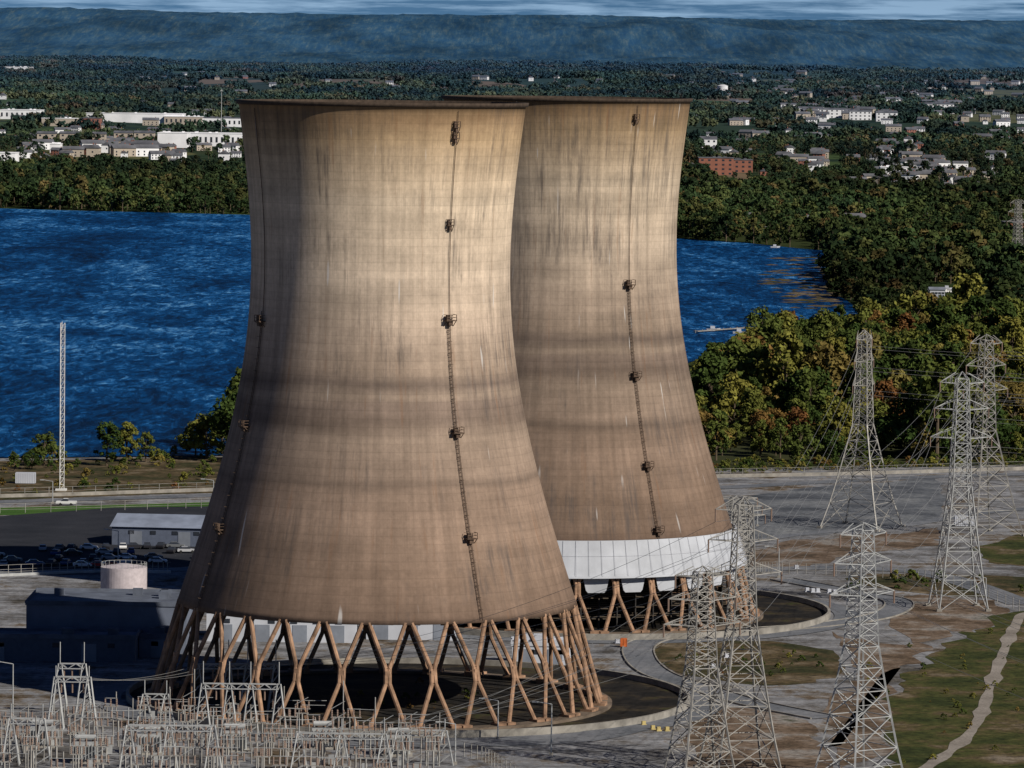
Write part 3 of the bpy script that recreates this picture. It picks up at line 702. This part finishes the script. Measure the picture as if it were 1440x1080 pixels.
# ------------------------------------------------------------ switchyard
def mast_post(mb,x,y,h,w=.9,spike=3):
    for i in range(4):
        sx,sy=(-1,1,1,-1)[i],(-1,-1,1,1)[i]
        mb.beam((x+sx*w,y+sy*w*.6,0),(x+sx*.3,y+sy*.3,h),.2)
    nl=int(h/1.6)
    for k in range(nl):
        t=k/nl; t2=(k+1)/nl; a=w+(.3-w)*t; b=w+(.3-w)*t2
        for s in(-1,1):
            mb.beam((x-a,y+s*a*.6,t*h),(x+b,y+s*b*.6,t2*h),.1); mb.beam((x+a*s,y-a*.6,t*h),(x+b*s,y+b*.6,t2*h),.1)
    mb.beam((x,y,h),(x,y,h+spike),.14)
def gantry(pxs,py,h,spike=4,beam=True,rz=0):
    ps=[G(px,py) for px in pxs]; c=ps[0]; e=empty('substation_gantry',(c.x,c.y,0),rz); mb=MB()
    xs_=[p.x-c.x for p in ps]
    for x in xs_: mast_post(mb,x,0,h,1.5,spike)
    if beam:
        for a,b in zip(xs_[:-1],xs_[1:]):
            for yy in(-.4,.4):
                for zz in(h-.9,h): mb.beam((a,yy,zz),(b,yy,zz),.16)
            n=max(2,int((b-a)/1.2))
            for k in range(n):
                p0=a+(b-a)*k/n;p1=a+(b-a)*(k+1)/n
                for yy in(-.4,.4): mb.beam((p0,yy,h-.9 if k%2 else h),(p1,yy,h if k%2 else h-.9),.1)
            for k in range(3):
                xx=a+(b-a)*(k+.5)/3; mb.cyl((xx,0,h-.9),(xx,0,h-2.9),.17,.17,6,1)
    mb.obj('lattice_frame',[M_steel,M_ins],e)
gantry([84,118],1005,9.5,4.0); gantry([78,125],1025,9.5,2,True)
gantry([203,234],1022,6,2.5); gantry([277,321,348,388],1003,9.2,4.5,rz=.12); gantry([285,322,352,392],1035,9.5,4)
gantry([15,60],1075,8,2.5); gantry([180,238,300],1085,8,3); gantry([420,480,540],1088,7,2.5); gantry([560,625],1075,6,2)
def disconnect_row(x0,x1,y,h,step):
    c=G(x0,y); d=G(x1,y); e=empty('busbar_structure',(c.x,c.y,0)); mb=MB(); L=d.x-c.x; n=int(L/step); 
    for k in range(n+1):
        x=k*step+random.uniform(-1.2,1.2); hh=h*random.choice((.6,.8,1,1,1.35))
        if random.random()<.12: continue
        mb.beam((x,0,0),(x,0,hh),.25); mb.beam((x-.9,0,0),(x-.9,0,hh),.18); mb.beam((x-1.4,0,hh),(x+1.2,0,hh),.2)
        for q in(-1.2,-.2,.9):
            for m_ in range(4): mb.cyl((x+q,0,hh+.1+m_*.33),(x+q,0,hh+.38+m_*.33),.2,.12,6,1)
        mb.cyl((x-1.3,0,hh+1.5),(x+1.1,0,hh+1.5+random.choice((0,0,1.4))),.06,.06,5,2)
        if random.random()<.4: mb.cyl((x,0,hh+1.5),(x+step,random.uniform(-1,1),hh+1.5),.06,.06,4,2)
        if random.random()<.2: mb.box((x+1.6,-.8,1),(.9,.7,1.6),0,2)
        if random.random()<.15: mb.beam((x+.8,0,0),(x+.8,0,hh+random.uniform(2.5,7)),.16)
    mb.obj('supports',[M_steel2,M_ins,M_steel],e)
for y_,h_ in((1012,2.5),(1024,3.2),(1036,3.2),(1047,3.6),(1058,3.4),(1069,3.8),(1080,4),(1092,4),(1104,4)):
    disconnect_row(-60 if y_>1030 else 130,random.choice((630,600,560)) if y_>1030 else 430,y_,h_,4.2)
def transformer(px,py):
    p=G(px,py); e=empty('power_transformer',(p.x,p.y,0),random.uniform(-.1,.1)); mb=MB(); mb.box((0,0,2),(4.2,2.6,3.2)); mb.box((0,0,.2),(5,3.4,.4),0,1)
    for k in range(8): mb.box((-1.9+k*.54,-1.7,2),(.12,.7,2.6))
    mb.cyl((-1.8,0,4.4),(1.8,0,4.4),.45,.45,10)
    for q in(-1.2,0,1.2): mb.cyl((q,.6,3.6),(q+.3*q,.9,5.4),.22,.1,6,2)
    mb.obj('tank_and_bushings',[M_steel,M_conc,M_ins],e)
for q in((60,1050),(210,1060),(330,1056),(455,1052),(560,1062),(120,1072)): transformer(*q)
tips=[G(px,1003)+Vector((0,0,9)) for px in(277,300,321,348,370,388)]
for a,b in zip(tB,tips): wire(a,b,4)
tips2=[G(px,1088)+Vector((0,0,7)) for px in(420,450,480,510,540,560)]
for a,b in zip(tA,tips2): wire(a,b,3)
for a,b in zip(tips[:3],[G(px,1025)+Vector((0,0,9.4)) for px in(84,100,118)]): wire(a,b,1.5)
WIRES.obj('power_lines',M_wire)
# ------------------------------------------------------------ site buildings
def shed(name,px0,px1,py,h,depth,wall,roof,gable=False,doors=2,rz=0,win=4):
    a=G(px0,py);b=G(px1,py);c=(a+b)/2;L=(b-a).length; e=empty(name,(c.x,c.y+depth/2,0),rz)
    mb=MB(); mb.box((0,0,h/2),(L,depth,h)); mb.obj('walls',wall,e)
    mb=MB()
    if gable:
        A=L/2+.5;B=depth/2+.5;r=h+depth*.14
        mb.add([(-A,-B,h+.02),(A,-B,h+.02),(A,B,h+.02),(-A,B,h+.02),(-A,0,r),(A,0,r)],[(0,1,5,4),(2,3,4,5),(3,0,4),(1,2,5),(3,2,1,0)])
    else:
        mb.box((0,0,h+.2),(L+.4,depth+.4,.4)); 
        for s in(-1,1):
            mb.box((0,s*(depth/2+.05),h+.65),(L+.6,.25,.5)); mb.box((s*(L/2+.1),0,h+.66),(.25,depth,.5))
        for k in range(5): mb.box((L*random.uniform(-.4,.4),depth*random.uniform(-.3,.3),h+1.1),(2,1.6,1.4))
    mb.obj('roof',roof,e)
    mb=MB()
    for k in range(doors): mb.box((-L/2+L*(k+.5)/max(1,doors),-depth/2-.04,1.8),(3,.12,3.6),0,1)
    for k in range(win): mb.box((-L/2+L*(k+.9)/win*.9,-depth/2-.04,h*.72),(1.4,.12,.9),0,0)
    mb.obj('doors_and_windows',[M_glass,M_roofg],e); return e
M_sidew=simple('shade_toned_siding',(.13,.15,.20),.7,var=.15,scale=.3)  # white siding, its colour darkened to deepen the tower's shadow
M_broof=simple('shade_toned_roof',(.10,.115,.15),.8,var=.4,scale=.2)  # pale roof, with the tower's shade put into its colour
shed('turbine_annex',36,262,918,9.6,24,M_sidew,M_broof,win=0)
shed('control_house',-70,190,930,4.6,10,simple('blue_grey_wall',(.09,.105,.14),.8),M_broof,win=3)
shed('workshop',195,250,925,4,8,M_sidew,M_broof,doors=1,win=2)
shed('white_warehouse',290,500,903,6.0,12,M_white,M_roofg,doors=4,win=6)
shed('white_warehouse',515,640,900,5.0,10,M_white,M_white,doors=3,win=3)
shed('storage_building',162,300,768,4.6,18,simple('blue_siding',(.10,.12,.17),.7),simple('metal_roof',(.20,.23,.30),.6,var=.3,scale=.15),gable=True,rz=-.12)
shed('utility_shed',720,800,938,4.2,9,M_white,M_white,doors=2,win=2)
shed('marina_house',1308,1328,424,6,9,M_white,M_roofg,gable=True)
p=G(174,838); e=empty('storage_tank',p); mb=MB(); mb.cyl((0,0,0),(0,0,6.6),5.2,5.2,48); mb.cyl((0,0,6.6),(0,0,7.3),5.2,1,48); mb.obj('tank_shell',simple('cream_paint',(.46,.41,.43),.6),e)
mb=MB()
for k in range(24):
    t=k*2*math.pi/24; t2=(k+1)*2*math.pi/24; mb.beam((5.1*math.sin(t),5.1*math.cos(t),6.6),(5.1*math.sin(t),5.1*math.cos(t),7.6),.08); mb.beam((5.1*math.sin(t),5.1*math.cos(t),7.6),(5.1*math.sin(t2),5.1*math.cos(t2),7.6),.06)
mb.obj('railing',M_steel,e)
p=G(86,690); e=empty('radio_mast',p); mb=MB(); H=229*p.y/F
def mp_(i,z): t=2*math.pi*i/3; return Vector((.75*math.cos(t),.75*math.sin(t),z))
z=0
while z<H:
    for i in range(3):
        mb.beam(mp_(i,z),mp_(i,z+1.8),.16); mb.beam(mp_(i,z),mp_((i+1)%3,z+1.8),.09); mb.beam(mp_(i,z),mp_((i+1)%3,z),.09)
    z+=1.8
mb.beam((0,0,H),(0,0,H+2),.12); mb.box((0,0,.3),(3,3,.6)); mb.obj('lattice',simple('white_paint',(.62,.62,.6),.6),e)
posts_h=2.6
def barrier(name,pix,h,wid,mat,posts=0,z0=0):
    pts=smoothline(P(*pix),10); mb=MB()
    for a,b in zip(pts[:-1],pts[1:]):
        d=b-a; L=d.length; rz=math.atan2(d.y,d.x); c=(a+b)/2
        if wid>.2: mb.box((c.x,c.y,h/2),(L-.02,wid,h),rz)
        if posts:
            n=max(1,int(L/posts))
            for k in range(n):
                q=a.lerp(b,k/n); mb.beam((q.x,q.y,0),(q.x,q.y,posts_h),.12,1)
            for z in(1.0,posts_h*.6,posts_h): mb.beam((a.x,a.y,z),(b.x,b.y,z),.06,1)
    return mb.obj(name,[mat,M_steel2])
barrier('concrete_barrier',((-400,706),(0,700),(300,691),(460,688)),1.0,.5,M_conc,6)
barrier('concrete_barrier',((1000,672),(1200,668),(1440,661),(1900,648)),1.0,.5,M_conc,6)
barrier('guard_rail',((-400,728),(0,722),(300,714)),.0,.1,M_conc,4)
barrier('chain_link_fence',((430,1040),(640,1062),(705,1085),(760,1130)),.0,.1,M_conc,3)
barrier('chain_link_fence',((-200,1012),(60,1010),(150,1012)),.0,.1,M_conc,3)
barrier('guard_rail',((1060,806),(1100,806),(1230,812),(1330,822),(1440,862)),.0,.1,M_conc,4)
barrier('pipe_rack',((-100,815),(60,808),(160,805),(240,806)),.6,.8,M_steel,3)
def lamp(px,py,h,arm=2.5,rz=0):
    p=G(px,py); e=empty('street_lamp',p,rz); mb=MB(); mb.cyl((0,0,0),(0,0,h),.16,.1,8); mb.cyl((0,0,h),(-arm,0,h+.4),.09,.07,6); mb.box((-arm-.4,0,h+.38),(1.1,.4,.22)); mb.box((0,0,.25),(.7,.7,.5),0,1)
    mb.obj('pole_and_head',[M_steel,M_conc],e)
for q in((166,800,9),(74,708,6),(18,1010,10),(775,1062,9),(1065,740,6),(700,1040,7),(640,1075,7),(1095,812,7),(1386,850,6),(300,712,7)): lamp(*q)
# vehicles
def car_mesh(paint,van=False,truck=False):
    mb=MB(); W=.9
    if van: pr=[(-2.4,.35),(-2.45,1.1),(-2.35,1.95),(.9,2.0),(1.6,1.25),(2.4,1.05),(2.5,.4)]
    elif truck: pr=[(-2.8,.5),(-2.8,1.15),(-.6,1.15),(-.55,1.15),(2.6,1.1),(2.75,.5)]
    else: pr=[(-2.2,.35),(-2.28,.75),(-2.1,.95),(-1.4,1.0),(.95,.98),(2.0,.82),(2.25,.6),(2.25,.35)]
    k=len(pr); mb.add([(x,-W,z) for x,z in pr]+[(x,W,z) for x,z in pr],[tuple(range(k)),tuple(range(2*k-1,k-1,-1))]+[(i,i+k,(i+1)%k+k,(i+1)%k) for i in range(k)])
    if not van:
        cb=[(-1.7,.98),(-1.2,1.42),(.3,1.45),(1.05,.96)] if not truck else [(-.6,1.15),(-.5,1.75),(.7,1.75),(1.3,1.1)]
        w2=.72; mb.add([(x,-(W-.06 if i in(0,3) else w2),z) for i,(x,z) in enumerate(cb)]+[(x,(W-.06 if i in(0,3) else w2),z) for i,(x,z) in enumerate(cb)],[(0,1,2,3),(7,6,5,4),(0,4,5,1),(2,6,7,3)],1)
        a,b=cb[1],cb[2]; mb.box(((a[0]+b[0])/2,0,a[1]+.04),(b[0]-a[0],1.4,.06))
    else:
        mb.box((1.3,0,1.55),(.5,1.6,.5),0,1); mb.box((-.4,0,1.55),(2.6,1.86,.45),0,1)
    for x in(-1.4,1.45):
        for y in(-.82,.82): mb.cyl((x,y-.11,.34),(x,y+.11,.34),.34,.34,12,2)
    mb.box((2.24,0,.62),(.06,1.4,.12),0,3)
    o=mb.obj('car',[paint,M_glass,M_tyre,M_steel],link=False); return o.data
paints=[simple('paint_'+n,c,.35,0,.03,spec=.5) for n,c in(('white',(.75,.75,.75)),('silver',(.4,.41,.43)),('black',(.02,.02,.025)),('red',(.5,.02,.015)),('blue',(.03,.07,.2)),('grey',(.14,.15,.16)))]
cms=[car_mesh(p_) for p_ in paints]; truckm=car_mesh(paints[0],truck=True); vanm=car_mesh(paints[0],van=True)
def put(mesh,name,px,py,rz): 
    o=bpy.data.objects.new(name,mesh); o.location=G(px,py,.13); o.rotation_euler=(0,0,rz); S.collection.objects.link(o)
for row,(yy,x0,x1) in enumerate(((776,60,285),(783,-40,285),(791,-60,285),(797,-80,250))):
    x=x0
    while x<x1:
        if random.random()<.75: put(random.choice([cms[0],cms[1],cms[2],cms[2],cms[4],cms[5],cms[5],cms[2]]),'parked_car',x,yy-(x*.02),math.radians(random.choice((0,8,80,95))))
        x+=random.choice((17,20,24))
put(cms[3],'parked_car',140,798,0); put(cms[3],'parked_car',158,797,.1); put(cms[0],'parked_car',116,798,.1)
put(truckm,'pickup_truck',93,711,3.1)
for q in((1322,412,0),(1335,412,0.2),(1345,412,1)): put(random.choice((vanm,cms[0],truckm)),'parked_van',*q)
def cont(name,px,py,dim,mat,rz=0):
    p=G(px,py); e=empty(name,p,rz); mb=MB(); mb.box((0,0,dim[2]/2+.15),dim)
    n=int(dim[0]/.5)
    for k in range(n+1): mb.box((-dim[0]/2+k*dim[0]/n,0,dim[2]/2+.15),(.1,dim[1]+.12,dim[2]-.2))
    for s in(-1,1): mb.box((s*dim[0]*.4,0,.08),(.3,dim[1],.16),0,1)
    mb.obj('body',[mat,M_tyre],e)
cont('shipping_container',36,680,(5.5,2.4,3),M_white); cont('orange_container',877,910,(1.3,1.3,1.7),M_orange)
cont('shipping_container',785,928,(6,2.4,2.6),M_white,.3); cont('shipping_container',1357,740,(5.5,2.6,2.6),M_white)
mb=MB()
for q in((1135,832),(1143,833),(1150,833),(1166,834),(1174,835),(868,905),(1120,800),(1003,940),(1022,925)): 
    p=G(*q); mb.box((p.x,p.y,.5),(.8,.8,.9),.2); mb.box((p.x,p.y,.1),(1.1,1.1,.2),.2)
mb.obj('concrete_blocks',M_white)
mb=MB()
for q in((892,1016),(905,1020),(918,1026),(926,1028),(938,1028)):
    p=G(*q); mb.box((p.x,p.y,.4),(.7,.5,.8),.4); mb.box((p.x,p.y,.1),(1.0,.8,.2),.4)
mb.obj('yellow_barrier_blocks',M_yellow)
a=G(978,469);b=G(1046,464); mb=MB(); d=b-a; c=(a+b)/2; mb.box((c.x,c.y,1),(d.length,2.5,.3),math.atan2(d.y,d.x))
for k in range(8):
    q=a.lerp(b,k/7); mb.cyl((q.x,q.y,0),(q.x,q.y,1.6),.2,.2,6)
mb.obj('boat_dock',M_conc)
for (px,py) in((1003,466),(1040,470),(1332,408),(1312,410),(1090,349)):
    mb=MB(); L=3.0
    mb.add([(-L,-1.2,.3),(L*.4,-1.2,.3),(L,0,.5),(L*.4,1.2,.3),(-L,1.2,.3),(-L,-1.4,1.2),(L*.4,-1.5,1.3),(L*1.1,0,1.5),(L*.4,1.5,1.3),(-L,1.4,1.2)],[(4,3,2,1,0),(0,1,6,5),(1,2,7,6),(2,3,8,7),(3,4,9,8),(4,0,5,9),(5,6,7,8,9)])
    mb.box((-.3,0,1.9),(2.0,1.8,1.1)); mb.box((.75,0,2.0),(.1,1.5,.6),0,1); e=empty('motor_boat',G(px,py)); mb.obj('hull_and_cabin',[M_white,M_glass],e)
mb=MB()
for k in range(110):
    p=G(random.triangular(1060,1180,1160),random.uniform(362,435)); L=random.uniform(2,9)
    if not inpoly(p.x,p.y,river): continue
    n=9; V=[(p.x+L*math.cos(2*math.pi*i/n)*random.uniform(.6,1.2),p.y+L*.8*math.sin(2*math.pi*i/n)*random.uniform(.6,1.3),.25) for i in range(n)]+[(p.x,p.y,.9)]
    mb.add(V,[(i,(i+1)%n,n) for i in range(n)])
mb.obj('marsh_islets',M_dry)
sheet('lawn_verge',[(1285,447),(1375,444),(1372,426),(1290,428)],.08,M_lawn,8,1)
